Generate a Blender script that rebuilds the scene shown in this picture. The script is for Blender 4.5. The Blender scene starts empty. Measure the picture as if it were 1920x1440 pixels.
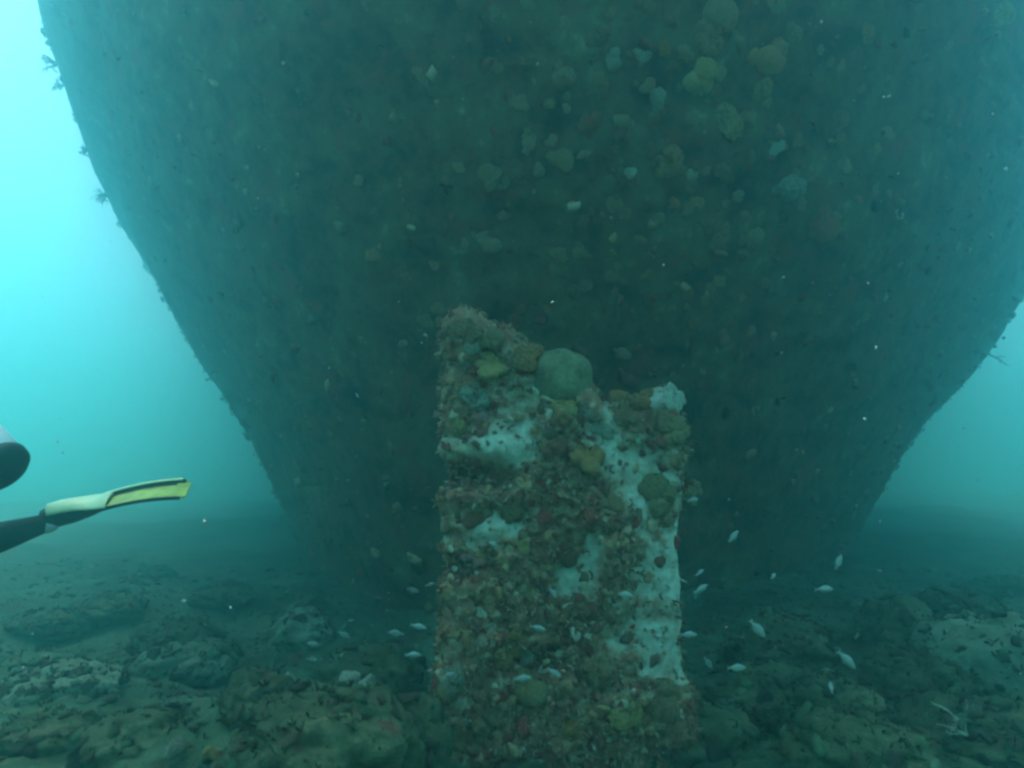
import bpy, bmesh, math, random
import numpy as np
from mathutils import Vector, Matrix, Quaternion
from mathutils.bvhtree import BVHTree

R = math.radians
random.seed(7)
rng = np.random.default_rng(11)
S = bpy.context.scene
COL = S.collection

# ------------------------------------------------------------------ camera
FPX = 1251.0
CAM = Vector((0.0, 0.0, 1.30))
PITCH = R(8.2)
cd = bpy.data.cameras.new('camera')
cd.sensor_width = 36.0
cd.lens = 36.0 * FPX / 1920.0
cd.clip_start = 0.02
cd.clip_end = 500.0
cam = bpy.data.objects.new('camera', cd)
cam.location = CAM
cam.rotation_euler = (R(90) + PITCH, 0, 0)
COL.objects.link(cam)
S.camera = cam

def ray(px, py):
    """direction of the photograph's pixel (1920 x 1440)"""
    x = (px - 960.0) / FPX
    y = (720.0 - py) / FPX
    c, s = math.cos(PITCH), math.sin(PITCH)
    return Vector((x, c - y * s, s + y * c))

def at(px, py, Y):
    d = ray(px, py)
    return CAM + d * (Y / d.y)

# ------------------------------------------------------------------ light
SUN_EL, SUN_AZ = 70.0, -6.0      # azimuth measured from the view axis, left negative
w = bpy.data.worlds.new('World')
S.world = w
w.use_nodes = True
nt = w.node_tree
bg = nt.nodes['Background']
sky = nt.nodes.new('ShaderNodeTexSky')
sky.sky_type = 'NISHITA'
sky.sun_disc = False
sky.sun_elevation = R(SUN_EL)
sky.sun_rotation = R(SUN_AZ)
nt.links.new(sky.outputs[0], bg.inputs[0])
bg.inputs[1].default_value = 0.1

sd = bpy.data.lights.new('sun', 'SUN')
sd.energy = 3.0
sd.angle = R(60)
sd.color = (1.0, 0.95, 0.86)
sun = bpy.data.objects.new('sun', sd)
to_sun = Vector((math.sin(R(SUN_AZ)) * math.cos(R(SUN_EL)), math.cos(R(SUN_AZ)) * math.cos(R(SUN_EL)), math.sin(R(SUN_EL))))
sun.rotation_euler = to_sun.to_track_quat('Z', 'Y').to_euler()
sun.location = (-10, 10, 20)
COL.objects.link(sun)

S.view_settings.view_transform = 'Standard'
S.view_settings.look = 'None'
S.view_settings.gamma = 1.0
S.view_settings.exposure = 1.85
S.render.engine = 'CYCLES'
S.cycles.max_bounces = 6
S.cycles.diffuse_bounces = 2
S.cycles.glossy_bounces = 1
S.cycles.volume_bounces = 3
S.cycles.transparent_max_bounces = 4
S.cycles.use_denoising = True
S.cycles.filter_width = 2.8

HAZE_TOP = 12.5
HAZE_DENSITY = 0.109

# ------------------------------------------------------------------ numpy noise
def _h(ix, iy, iz, s):
    n = (ix.astype(np.int64) * 374761393 + iy.astype(np.int64) * 668265263 + iz.astype(np.int64) * 2147483647 + s * 1274126177) & 0xffffffff
    n = ((n ^ (n >> 13)) * 1274126177) & 0xffffffff
    n = ((n ^ (n >> 16)) * 2246822519) & 0xffffffff
    return ((n ^ (n >> 15)) & 0xffffff) / float(0xffffff)

def vnoise(P, sc, s=0):
    Q = P * sc
    I = np.floor(Q).astype(np.int64)
    F = Q - I
    F = F * F * (3 - 2 * F)
    out = 0
    for a in (0, 1):
        wx = F[:, 0] if a else 1 - F[:, 0]
        for b in (0, 1):
            wy = F[:, 1] if b else 1 - F[:, 1]
            for c in (0, 1):
                wz = F[:, 2] if c else 1 - F[:, 2]
                out = out + wx * wy * wz * _h(I[:, 0] + a, I[:, 1] + b, I[:, 2] + c, s)
    return out * 2 - 1

def fbm(P, sc, octv=4, s=0, gain=0.5):
    o, a, t = 0, 1.0, 0
    for k in range(octv):
        o = o + a * vnoise(P, sc * 2.03 ** k, s + k * 17)
        t += a
        a *= gain
    return o / t

def lumps(P, sc, s=0):
    """rounded cells: 1 in the middle of a cell, 0 at its rim"""
    Q = P * sc
    I = np.floor(Q).astype(np.int64)
    best = np.full(len(P), 9.0)
    for a in (-1, 0, 1):
        for b in (-1, 0, 1):
            for c in (-1, 0, 1):
                J = I + np.array((a, b, c))
                px = J[:, 0] + _h(J[:, 0], J[:, 1], J[:, 2], s + 1)
                py = J[:, 1] + _h(J[:, 0], J[:, 1], J[:, 2], s + 2)
                pz = J[:, 2] + _h(J[:, 0], J[:, 1], J[:, 2], s + 3)
                d = (Q[:, 0] - px) ** 2 + (Q[:, 1] - py) ** 2 + (Q[:, 2] - pz) ** 2
                best = np.minimum(best, d)
    return np.sqrt(np.clip(1 - best, 0, 1))

# ------------------------------------------------------------------ object helpers
def prop(o, label=None, cat=None, group=None, kind=None):
    if label: o['label'] = label
    if cat: o['category'] = cat
    if group: o['group'] = group
    if kind: o['kind'] = kind
    return o

def mesh(name, V, F, mats, parent=None, smooth=True, tint=None, attr='tint'):
    me = bpy.data.meshes.new(name)
    if isinstance(F, np.ndarray):
        n, k = F.shape
        me.vertices.add(len(V))
        me.vertices.foreach_set('co', np.asarray(V, dtype=np.float32).ravel())
        me.loops.add(n * k)
        me.loops.foreach_set('vertex_index', F.astype(np.int32).ravel())
        me.polygons.add(n)
        me.polygons.foreach_set('loop_start', np.arange(0, n * k, k, dtype=np.int32))
        me.update(calc_edges=True)
        me.validate()
    else:
        me.from_pydata([tuple(v) for v in V], [], F)
    if smooth:
        me.polygons.foreach_set('use_smooth', np.ones(len(me.polygons), dtype=bool))
    for m in (mats if isinstance(mats, (list, tuple)) else [mats]):
        me.materials.append(m)
    if tint is not None:
        a = me.attributes.new(attr, 'FLOAT', 'POINT')
        a.data.foreach_set('value', np.asarray(tint, dtype=np.float32))
    me.update()
    o = bpy.data.objects.new(name, me)
    COL.objects.link(o)
    if parent is not None:
        o.parent = parent
    return o

def empty(name, loc=(0, 0, 0)):
    o = bpy.data.objects.new(name, None)
    o.location = loc
    o.empty_display_size = 0.1
    COL.objects.link(o)
    return o

def grid_faces(nu, nv, wrap_u=False):
    """quads of a grid stored as index = v*nu + u"""
    uu = np.arange(nu if wrap_u else nu - 1)
    vv = np.arange(nv - 1)
    U, Vv = np.meshgrid(uu, vv)
    U, Vv = U.ravel(), Vv.ravel()
    U2 = (U + 1) % nu
    return np.stack([Vv * nu + U, Vv * nu + U2, (Vv + 1) * nu + U2, (Vv + 1) * nu + U], 1)

_ico = {}
def ico(sub):
    if sub not in _ico:
        bm = bmesh.new()
        bmesh.ops.create_icosphere(bm, subdivisions=sub, radius=1.0)
        bm.verts.ensure_lookup_table()
        V = np.array([v.co[:] for v in bm.verts])
        F = np.array([[v.index for v in f.verts] for f in bm.faces])
        bm.free()
        _ico[sub] = (V, F)
    return _ico[sub]

def normals(V, F):
    a, b, c = V[F[:, 0]], V[F[:, 1]], V[F[:, 2]]
    n = np.cross(b - a, c - a)
    N = np.zeros_like(V)
    for k in range(F.shape[1]):
        np.add.at(N, F[:, k], n)
    return N / np.maximum(np.linalg.norm(N, axis=1, keepdims=True), 1e-9)

# ------------------------------------------------------------------ materials
def growth_mat(name, cols, scale=6.0, fine=30.0, bump=0.6, bdist=0.02, rough=0.9, attr=None, stops=None, rand=0.0, spots=None):
    m = bpy.data.materials.new(name)
    m.use_nodes = True
    t = m.node_tree
    N, L = t.nodes, t.links
    b = N['Principled BSDF']
    b.inputs['Roughness'].default_value = rough
    b.inputs['Specular IOR Level'].default_value = 0.15
    tc = N.new('ShaderNodeTexCoord')
    n1 = N.new('ShaderNodeTexNoise'); n1.inputs['Scale'].default_value = scale
    n1.inputs['Detail'].default_value = 6; n1.inputs['Roughness'].default_value = 0.62
    n2 = N.new('ShaderNodeTexNoise'); n2.inputs['Scale'].default_value = fine
    n2.inputs['Detail'].default_value = 4; n2.inputs['Roughness'].default_value = 0.7
    L.new(tc.outputs['Object'], n1.inputs['Vector']); L.new(tc.outputs['Object'], n2.inputs['Vector'])
    mix = N.new('ShaderNodeMath'); mix.operation = 'MULTIPLY_ADD'
    mix.inputs[1].default_value = 0.45; L.new(n2.outputs['Fac'], mix.inputs[0])
    sc = N.new('ShaderNodeMath'); sc.operation = 'MULTIPLY'; sc.inputs[1].default_value = 0.55
    L.new(n1.outputs['Fac'], sc.inputs[0]); L.new(sc.outputs[0], mix.inputs[2])
    fac = mix.outputs[0]
    if attr:
        at_ = N.new('ShaderNodeAttribute'); at_.attribute_name = attr
        ad = N.new('ShaderNodeMath'); ad.operation = 'ADD'
        L.new(fac, ad.inputs[0]); L.new(at_.outputs['Fac'], ad.inputs[1]); fac = ad.outputs[0]
    if rand:
        oi = N.new('ShaderNodeObjectInfo')
        mr = N.new('ShaderNodeMapRange')
        mr.inputs['To Min'].default_value = -rand; mr.inputs['To Max'].default_value = rand
        L.new(oi.outputs['Random'], mr.inputs['Value'])
        ad = N.new('ShaderNodeMath'); ad.operation = 'ADD'
        L.new(fac, ad.inputs[0]); L.new(mr.outputs[0], ad.inputs[1]); fac = ad.outputs[0]
    cr = N.new('ShaderNodeValToRGB')
    e = cr.color_ramp.elements
    if stops is None:
        k = len(cols)
        stops = [0.32 + 0.36 * i / (k - 1) for i in range(k)]
    while len(e) < len(cols): e.new(0.5)
    for i, c in enumerate(cols):
        e[i].position = stops[i]
        e[i].color = (*c, 1)
    L.new(fac, cr.inputs[0])
    colour = cr.outputs[0]
    if spots:
        c2, s_sc, thr = spots
        n3 = N.new('ShaderNodeTexNoise'); n3.inputs['Scale'].default_value = s_sc
        n3.inputs['Detail'].default_value = 5; n3.inputs['Roughness'].default_value = 0.6
        mp = N.new('ShaderNodeMapping'); mp.inputs['Location'].default_value = (7.3, 2.1, 4.4)
        L.new(tc.outputs['Object'], mp.inputs[0]); L.new(mp.outputs[0], n3.inputs['Vector'])
        mr = N.new('ShaderNodeMapRange'); mr.inputs['From Min'].default_value = thr; mr.inputs['From Max'].default_value = thr + 0.07
        L.new(n3.outputs['Fac'], mr.inputs['Value'])
        mx = N.new('ShaderNodeMix'); mx.data_type = 'RGBA'
        L.new(mr.outputs[0], mx.inputs[0]); L.new(colour, mx.inputs[6]); mx.inputs[7].default_value = (*c2, 1)
        colour = mx.outputs[2]
    L.new(colour, b.inputs['Base Color'])
    bp = N.new('ShaderNodeBump'); bp.inputs['Strength'].default_value = bump; bp.inputs['Distance'].default_value = bdist
    L.new(fac if not attr else mix.outputs[0], bp.inputs['Height'])
    L.new(bp.outputs[0], b.inputs['Normal'])
    return m

def plain_mat(name, col, rough=0.5, spec=0.4, var=0.15, sc=20.0):
    m = bpy.data.materials.new(name)
    m.use_nodes = True
    t = m.node_tree
    b = t.nodes['Principled BSDF']
    b.inputs['Roughness'].default_value = rough
    b.inputs['Specular IOR Level'].default_value = spec
    n = t.nodes.new('ShaderNodeTexNoise'); n.inputs['Scale'].default_value = sc; n.inputs['Detail'].default_value = 4
    tc = t.nodes.new('ShaderNodeTexCoord'); t.links.new(tc.outputs['Object'], n.inputs['Vector'])
    cr = t.nodes.new('ShaderNodeValToRGB')
    cr.color_ramp.elements[0].position = 0.35; cr.color_ramp.elements[1].position = 0.65
    cr.color_ramp.elements[0].color = (*[c * (1 - var) for c in col], 1)
    cr.color_ramp.elements[1].color = (*[min(1, c * (1 + var)) for c in col], 1)
    t.links.new(n.outputs['Fac'], cr.inputs[0]); t.links.new(cr.outputs[0], b.inputs['Base Color'])
    return m

BROWN = (0.075, 0.042, 0.028); DARK = (0.022, 0.022, 0.018); OLIVE = (0.07, 0.072, 0.035)
MAROON = (0.085, 0.022, 0.024); PALE = (0.30, 0.35, 0.24); ORANGE = (0.36, 0.15, 0.035)
YELLOW = (0.36, 0.30, 0.06); GREY = (0.16, 0.17, 0.115); PINK = (0.42, 0.22, 0.20)

M = {}
M['hull'] = growth_mat('hull_growth', [(0.012, 0.014, 0.012), (0.04, 0.03, 0.02), (0.15, 0.08, 0.04), (0.16, 0.15, 0.07), (0.42, 0.36, 0.22)], 3.2, 9, 0.9, 0.06, spots=((0.22, 0.06, 0.035), 2.8, 0.57))
M['tuft'] = growth_mat('hull_turf', [DARK, (0.22, 0.05, 0.035), (0.22, 0.10, 0.05), (0.22, 0.17, 0.08), (0.46, 0.29, 0.14), (0.55, 0.50, 0.34)], 9, 60, 0.5, 0.01, attr='tint', stops=[0.25, 0.4, 0.5, 0.62, 0.78, 0.95])
M['bed'] = growth_mat('bed_growth', [(0.016, 0.024, 0.016), (0.036, 0.054, 0.03), (0.062, 0.095, 0.05), (0.11, 0.15, 0.085), (0.24, 0.30, 0.2)], 1.9, 12, 0.9, 0.06, spots=((0.09, 0.035, 0.025), 2.2, 0.6))
M['rubble'] = growth_mat('bed_rubble', [DARK, (0.065, 0.045, 0.028), (0.05, 0.08, 0.038), (0.09, 0.14, 0.07), (0.16, 0.18, 0.10), (0.34, 0.42, 0.29)], 7, 50, 0.6, 0.01, attr='tint', stops=[0.2, 0.38, 0.52, 0.68, 0.85, 1.0])
M['boulder'] = growth_mat('boulder_growth', [(0.02, 0.024, 0.016), (0.05, 0.062, 0.032), (0.11, 0.12, 0.06), (0.21, 0.22, 0.12)], 4, 22, 0.9, 0.04, rand=0.05, spots=((0.12, 0.045, 0.03), 5, 0.6))
M['pale_rock'] = growth_mat('pale_crust', [(0.05, 0.055, 0.035), (0.12, 0.15, 0.09), (0.24, 0.30, 0.21)], 5, 30, 0.6, 0.02, rand=0.05)
M['post'] = growth_mat('post_growth', [(0.30, 0.045, 0.035), (0.035, 0.028, 0.02), (0.30, 0.11, 0.065), (0.36, 0.21, 0.11), (0.44, 0.37, 0.25), (0.52, 0.52, 0.38), (0.68, 0.74, 0.56)], 9, 40, 0.8, 0.025, attr='tint',
                       stops=[0.22, 0.34, 0.44, 0.54, 0.62, 0.74, 0.95], spots=(ORANGE, 7, 0.68))
M['post_turf'] = growth_mat('post_turf', [(0.34, 0.06, 0.045), (0.20, 0.08, 0.05), (0.22, 0.15, 0.07), (0.46, 0.24, 0.10), (0.46, 0.40, 0.27), (0.66, 0.60, 0.45)], 14, 60, 0.6, 0.01, attr='tint', stops=[0.2, 0.38, 0.5, 0.62, 0.76, 1.0])
M['drum'] = growth_mat('smooth_pale_sponge', [(0.05, 0.05, 0.03), (0.15, 0.14, 0.07), (0.24, 0.25, 0.14), (0.38, 0.40, 0.26)], 7, 30, 0.9, 0.03)
M['ledge'] = growth_mat('pale_ledge', [(0.10, 0.11, 0.06), (0.28, 0.30, 0.18), (0.44, 0.44, 0.28)], 8, 26, 0.7, 0.02)
def coral_mat(n, c):
    dull = tuple(0.5 * x + 0.5 * y for x, y in zip(c, (0.09, 0.075, 0.04)))
    return growth_mat(n, [DARK, tuple(x * 0.6 for x in dull), c, tuple(min(.8, x * 1.15) for x in c), tuple(min(.85, x * 1.5) for x in c)], 3.0, 10, 0.9, 0.05, rand=0.05, stops=[0.28, 0.40, 0.49, 0.57, 0.68])
M['c_orange'] = coral_mat('orange_coral', (0.46, 0.23, 0.08))
M['c_yellow'] = coral_mat('yellow_coral', (0.46, 0.32, 0.11))
M['c_brown'] = coral_mat('brown_coral', (0.34, 0.21, 0.10))
M['c_grey'] = coral_mat('grey_coral', (0.34, 0.35, 0.24))
M['c_pale'] = coral_mat('pale_coral', (0.50, 0.53, 0.38))
M['c_pink'] = coral_mat('pink_coral', (0.62, 0.27, 0.20))
M['c_olive'] = coral_mat('olive_coral', (0.28, 0.21, 0.09))
M['c_tan'] = coral_mat('tan_coral', (0.40, 0.27, 0.13))
M['c_rust'] = coral_mat('rust_coral', (0.34, 0.12, 0.06))
M['fish'] = plain_mat('silver_fish_scales', (0.30, 0.34, 0.28), 0.45, 0.6, 0.12, 60)
M['fish_eye'] = plain_mat('fish_eye', (0.02, 0.02, 0.02), 0.2, 0.5)
M['snow'] = plain_mat('marine_snow', (0.5, 0.5, 0.46), 0.6, 0.5)
M['neoprene'] = plain_mat('black_neoprene', (0.018, 0.02, 0.022), 0.8, 0.2)
M['skin'] = plain_mat('skin', (0.45, 0.27, 0.2), 0.6, 0.3)
M['sock'] = plain_mat('pale_sock', (0.45, 0.5, 0.48), 0.7, 0.2)
M['rubber'] = plain_mat('dark_rubber', (0.03, 0.035, 0.035), 0.6, 0.3)
M['fin_yellow'] = plain_mat('yellow_fin_plastic', (0.50, 0.52, 0.10), 0.5, 0.3, 0.22)
M['fin_pale'] = plain_mat('pale_yellow_fin_edge', (0.74, 0.78, 0.42), 0.4, 0.5, 0.05)
M['tank'] = plain_mat('white_tank_paint', (0.80, 0.82, 0.80), 0.35, 0.5, 0.04, 5)
M['metal'] = plain_mat('valve_metal', (0.5, 0.5, 0.5), 0.3, 0.6)
M['glass'] = plain_mat('mask_glass', (0.08, 0.12, 0.13), 0.08, 0.6)

# ------------------------------------------------------------------ the sea floor
def bed_h(P):
    x, y = P[:, 0], P[:, 1]
    Q = np.stack([x, y, np.zeros_like(x)], 1)
    h = 0.16 * fbm(Q, 0.35, 3, 3) + 0.12 * fbm(Q, 1.1, 4, 9)
    h = h + 0.09 * lumps(Q, 1.7, 5) + 0.055 * lumps(Q, 4.2, 6) + 0.03 * fbm(Q, 7.0, 3, 12)
    h = h + 0.28 * np.exp(-(((x - 3.2) / 1.3) ** 2 + ((y - 4.2) / 1.2) ** 2))     # rising bank on the right
    h = h + 0.22 * np.exp(-(((x + 0.9) / 0.75) ** 2 + ((y - 2.9) / 0.5) ** 2))     # mound in front of the post
    h = h + 0.10 * np.exp(-(((x - 1.5) / 0.6) ** 2 + ((y - 3.1) / 0.5) ** 2))
    dd_ = np.hypot(x, y)
    h = h + 0.5 * fbm(Q, 0.11, 3, 15) * np.clip((dd_ - 6) / 14, 0, 1)
    far = np.clip((np.hypot(x, y - 4) - 10) / 20, 0, 1)
    return h * (1 - 0.3 * far) - 0.07 * (1 - far) + 0.22 * (1 - np.exp(-np.clip(np.hypot(x, y) - 3.8, 0, 60) / 9.0)) - 0.16 * np.exp(-((x - 0.3) / 0.9) ** 2 - ((y - 3.1) / 0.6) ** 2)

def axis(lo, hi, n, c, k):
    t = np.linspace(-1, 1, n)
    s = np.sinh(k * t) / math.sinh(k)
    return np.where(s < 0, c + s * (c - lo), c + s * (hi - c))
gx = axis(-70, 70, 520, 0.0, 4.6)
gy = axis(-40, 90, 520, 3.6, 4.6)
X, Y = np.meshgrid(gx, gy)
V = np.stack([X.ravel(), Y.ravel(), np.zeros(X.size)], 1)
V[:, 2] = bed_h(V)
bedF = grid_faces(520, 520)
bed = mesh('seabed', V, bedF, M['bed'])
prop(bed, kind='structure')
def bedz(x, y):
    return float(bed_h(np.array([[x, y, 0.0]]))[0])
bed_tree = BVHTree.FromPolygons([tuple(v) for v in V], [tuple(f) for f in bedF.tolist()])

# ------------------------------------------------------------------ the hull
# where the sides turn out of sight: outline point and its distance
OUT_L = [(590, 1010, 14.0), (495, 870, 13.0), (430, 760, 12.0), (350, 630, 10.6), (282, 510, 9.6), (190, 310, 8.6), (120, 160, 8.0), (72, 0, 7.6), (20, -160, 7.4)]
OUT_R = [(1560, 1030, 15.0), (1622, 940, 14.0), (1700, 840, 12.6), (1780, 740, 11.2), (1870, 630, 10.0), (1925, 560, 9.3), (2000, 400, 8.8), (2060, 200, 8.2), (2110, 0, 7.8), (2150, -160, 7.6)]
ZS = np.array([-1.2, 0.0, 1.05, 1.9, 2.9, 3.9, 5.0, 6.0, 7.0, 9.0, 11.5])
YC = np.array([7.4, 6.6, 6.0, 5.6, 5.0, 4.4, 3.7, 3.0, 2.35, 1.5, 1.2])  # upper overhang, out of view, drawn forward to shade the water below
def smooth_interp(z, T, zs=ZS):
    o = 0
    for d, wt in ((-1.2, .1), (-0.8, .15), (-0.4, .15), (0, .2), (0.4, .15), (0.8, .15), (1.2, .1)):
        o = o + wt * np.interp(z + d, zs, T)
    return o
NV = 230
zz = np.concatenate([np.linspace(-1.2, 7.2, 190), np.linspace(7.3, 9.6, 40)])
# plan: th from -1 (left aft) over 0 (the stem) to 1 (right aft)
th = np.concatenate([np.linspace(-1, -0.82, 22, endpoint=False), np.linspace(-0.82, 0.82, 330), np.linspace(0.82, 1, 23)[1:]])
NU = len(th)
TH, ZZ = np.meshgrid(th, zz)
TH, ZZ = TH.ravel(), ZZ.ravel()
def side_rows(out):
    """half breadth and its distance for each level, so that the side turns away at the outline"""
    pts_ = [at(*o) for o in out]
    z_o = np.array([p.z for p in pts_]); y_o = np.array([p.y for p in pts_]); k_o = np.array([abs(p.x) / p.y for p in pts_])
    yt, kt = smooth_interp(zz, y_o, z_o), smooth_interp(zz, k_o, z_o)
    ycr = smooth_interp(zz, YC)
    aa = np.linspace(0.05, math.pi / 2, 200)[None]
    ys = yt * 1.2
    for _ in range(30):
        Yg = ycr[:, None] + (ys - ycr)[:, None] * (1 - np.cos(aa))
        q = np.sin(aa) ** 0.95 / Yg
        j = q.argmax(1)
        ys = ycr + np.maximum(0.6, (ys - ycr) * (1 + 0.5 * (yt / Yg[np.arange(len(zz)), j] - 1)))
    Yg = ycr[:, None] + (ys - ycr)[:, None] * (1 - np.cos(aa))
    wv = kt / (np.sin(aa) ** 0.95 / Yg).max(1)
    return wv, ys
WLr, YLr = side_rows(OUT_L)
WRr, YRr = side_rows(OUT_R)
print('hull', WLr[::30].round(1), YLr[::30].round(1), WRr[::30].round(1), YRr[::30].round(1))
row = np.repeat(np.arange(NV), NU)
wl, wr, yc = WLr[row], WRr[row], smooth_interp(ZZ, YC)
YS = np.where(TH < 0, YLr[row], YRr[row])
a = np.clip(np.abs(TH) / 0.82, 0, 1) * (math.pi / 2)
W = np.where(TH < 0, wl, wr)
hx = np.sign(TH) * W * np.sin(a) ** 0.95
hy = yc + (YS - yc) * (1 - np.cos(a))
aft = np.clip((np.abs(TH) - 0.82) / 0.18, 0, 1)
hy = hy + aft * 22
hx = hx * (1 - 0.45 * aft)
HV = np.stack([hx + 0.0, hy, ZZ], 1)
HF = grid_faces(NU, NV)
Nn = normals(HV, HF)
if Nn[(NV // 2) * NU + NU // 2][1] > 0: Nn = -Nn; HF = HF[:, ::-1]
disp = 0.10 * fbm(HV, 0.9, 4, 21) + 0.07 * lumps(HV, 3.0, 22) + 0.05 * lumps(HV, 7.0, 23) * (vnoise(HV, 1.3, 5) > -0.3) - 0.08
HV2 = HV + Nn * disp[:, None]
# deck across the top
top0 = (NV - 1) * NU
deck = [list(range(top0, top0 + NU))[::-1]]
hull_e = empty('wreck_hull', (0.4, 8.0, 0.0))
prop(hull_e, 'huge dark overgrown ship hull flaring upward behind the broken post', 'shipwreck')
off = np.array(hull_e.location)
hull = mesh('hull_plating', HV2 - off, HF, M['hull'], hull_e)
dV = [tuple(np.array(HV2[i]) - off) for i in range(top0, top0 + NU)]
dk = mesh('deck', dV, [list(range(NU))], M['hull'], hull_e, smooth=False)
hull_tree = BVHTree.FromPolygons([tuple(v) for v in HV2], [tuple(f) for f in HF.tolist()])

# ------------------------------------------------------------------ growth scattered as one mass
def merge_blobs(name, pts, nrm, sizes, tints, mat, sub=1, parent=None, flat=0.7, origin=(0, 0, 0), jit=0.35):
    bv, bf = ico(sub)
    n, m = len(pts), len(bv)
    V = np.repeat(bv[None], n, 0)
    offs = rng.uniform(-50, 50, (n, 1, 3))
    r = 1 + 0.75 * vnoise((V + offs).reshape(-1, 3), 1.25, 3).reshape(n, m, 1) + jit * (rng.random((n, m, 1)) - 0.5)
    V = V * r
    sc = sizes[:, None] * (0.55 + 0.9 * rng.random((n, 3)))
    sc[:, 2] *= flat
    V = V * sc[:, None, :]
    up = nrm / np.linalg.norm(nrm, axis=1, keepdims=True)
    ref = rng.normal(size=(n, 3))
    t1 = np.cross(up, ref); t1 /= np.linalg.norm(t1, axis=1, keepdims=True)
    t2 = np.cross(up, t1)
    Bs = np.stack([t1, t2, up], 1)
    V = np.einsum('nmk,nkj->nmj', V, Bs) + pts[:, None, :]
    F = (bf[None] + (np.arange(n) * m)[:, None, None]).reshape(-1, 3)
    T = np.repeat(tints[:, None], m, 1).ravel()
    return mesh(name, V.reshape(-1, 3) - np.array(origin), F, mat, parent, tint=T)

def merge_flakes(name, pts, nrm, sizes, tints, mat, parent=None, origin=(0, 0, 0), blades=3):
    """tufts of little bent blades"""
    Vs, Fs, Ts = [], [], []
    n = len(pts)
    base = 0
    up = nrm / np.linalg.norm(nrm, axis=1, keepdims=True)
    for b in range(blades):
        ref = rng.normal(size=(n, 3))
        side = np.cross(up, ref); side /= np.linalg.norm(side, axis=1, keepdims=True)
        d = up + 0.9 * rng.normal(size=(n, 3)) * 0.6; d /= np.linalg.norm(d, axis=1, keepdims=True)
        th_ = np.cross(d, side)
        th_ /= np.linalg.norm(th_, axis=1, keepdims=True)
        s = sizes[:, None]
        for (f1, wd) in ((0.0, 0.18), (0.5, 0.30), (1.0, 0.10)):
            c = pts + d * s * f1 * 1.6 + th_ * s * 0.35 * f1 * f1
            Vs += [c - side * s * wd, c + side * s * wd, c + th_ * s * 0.09]
            Ts += [tints] * 3
    V = np.stack(Vs, 1).reshape(-1, 3)
    T = np.stack(Ts, 1).ravel()
    per = blades * 9
    loc = []
    for b in range(blades):
        o = b * 9
        for k in (0, 3):
            for (i, j) in ((0, 1), (1, 2), (2, 0)):
                loc.append((o + k + i, o + k + j, o + k + 3 + j, o + k + 3 + i))
    loc = np.array(loc)
    F = (loc[None] + (np.arange(n) * per)[:, None, None]).reshape(-1, 4)
    return mesh(name, V - np.array(origin), F, mat, parent, smooth=False, tint=T)

# on the hull
vis = np.where((np.abs(TH) < 0.84) & (ZZ < 8.0) & (ZZ > 0))[0]
pk = rng.choice(vis, 14000)
pts = HV2[pk] + rng.normal(size=(14000, 3)) * 0.03
merge_blobs('encrusting_lumps', pts, Nn[pk], 0.014 + 0.050 * rng.random(14000) ** 2.4, rng.normal(0.03, 0.15, 14000), M['tuft'], 1, hull_e, origin=off).__setitem__('kind', 'stuff')
pk = rng.choice(vis, 500)
merge_flakes('hanging_tufts', HV2[pk] - Nn[pk] * 0.01, Nn[pk] + np.array((0, 0, -0.4)), 0.03 + 0.05 * rng.random(500) ** 2, rng.normal(0.0, 0.11, 500), M['tuft'], hull_e, origin=off, blades=6).__setitem__('kind', 'stuff')
pk = rng.choice(vis, 9000)
merge_flakes('encrusting_turf', HV2[pk] - Nn[pk] * 0.01, Nn[pk], 0.015 + 0.035 * rng.random(9000) ** 1.5, rng.normal(-0.04, 0.11, 9000), M['tuft'], hull_e, origin=off).__setitem__('kind', 'stuff')

# on the sea floor
def bed_points(n, x0, x1, y0, y1):
    p = np.stack([rng.uniform(x0, x1, n), y0 + (y1 - y0) * rng.random(n) ** 1.4, np.zeros(n)], 1)
    p[:, 2] = bed_h(p)
    return p
# ------------------------------------------------------------------ the post
PY, PT = 3.3, 0.17                 # front face distance, half thickness
post_e = empty('broken_rudder_post', (at(1060, 1400, PY).x, PY + PT, 0.0))
prop(post_e, 'upright slab with jagged top crusted in brown and pale growth, standing before the hull', 'rudder post')
poff = np.array(post_e.location)
def PX(px, py): return at(px, py, PY)
xl, xr = PX(852, 1000).x, PX(1268, 1000).x
prof = [(838, 640), (850, 612), (872, 606), (905, 628), (940, 640), (965, 668), (985, 700), (1010, 745), (1040, 755), (1090, 752), (1120, 772), (1150, 790), (1185, 790), (1215, 775), (1245, 748), (1284, 752)]
pxs = np.array([PX(a_, b_).x for a_, b_ in prof]); pzs = np.array([PX(a_, b_).z for a_, b_ in prof])
NP = 420
tt = np.linspace(0, 1, NP, endpoint=False)
hw, hd, rc = (xr - xl) / 2, PT, 0.05
# rounded rectangle perimeter
per = 2 * (2 * hw + 2 * hd)
pl = []
for t in tt * per:
    if t < 2 * hw: q = (-hw + t, -hd)
    elif t < 2 * hw + 2 * hd: q = (hw, -hd + (t - 2 * hw))
    elif t < 4 * hw + 2 * hd: q = (hw - (t - 2 * hw - 2 * hd), hd)
    else: q = (-hw, hd - (t - 4 * hw - 2 * hd))
    x_, y_ = q
    cx = max(-hw + rc, min(hw - rc, x_)); cy = max(-hd + rc, min(hd - rc, y_))
    dx, dy = x_ - cx, y_ - cy
    l = math.hypot(dx, dy)
    if l > rc: x_, y_ = cx + dx / l * rc, cy + dy / l * rc
    pl.append((x_, y_))
pl = np.array(pl)
NL, NTOP = 260, 14
rows = []
xc = (xl + xr) / 2
zt = np.interp(pl[:, 0] + xc, pxs, pzs)
for k in range(NL):
    f = k / (NL - 1)
    rows.append(np.stack([pl[:, 0] + xc, pl[:, 1] + PY + PT, -0.35 + (zt + 0.35) * f], 1))
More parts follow.
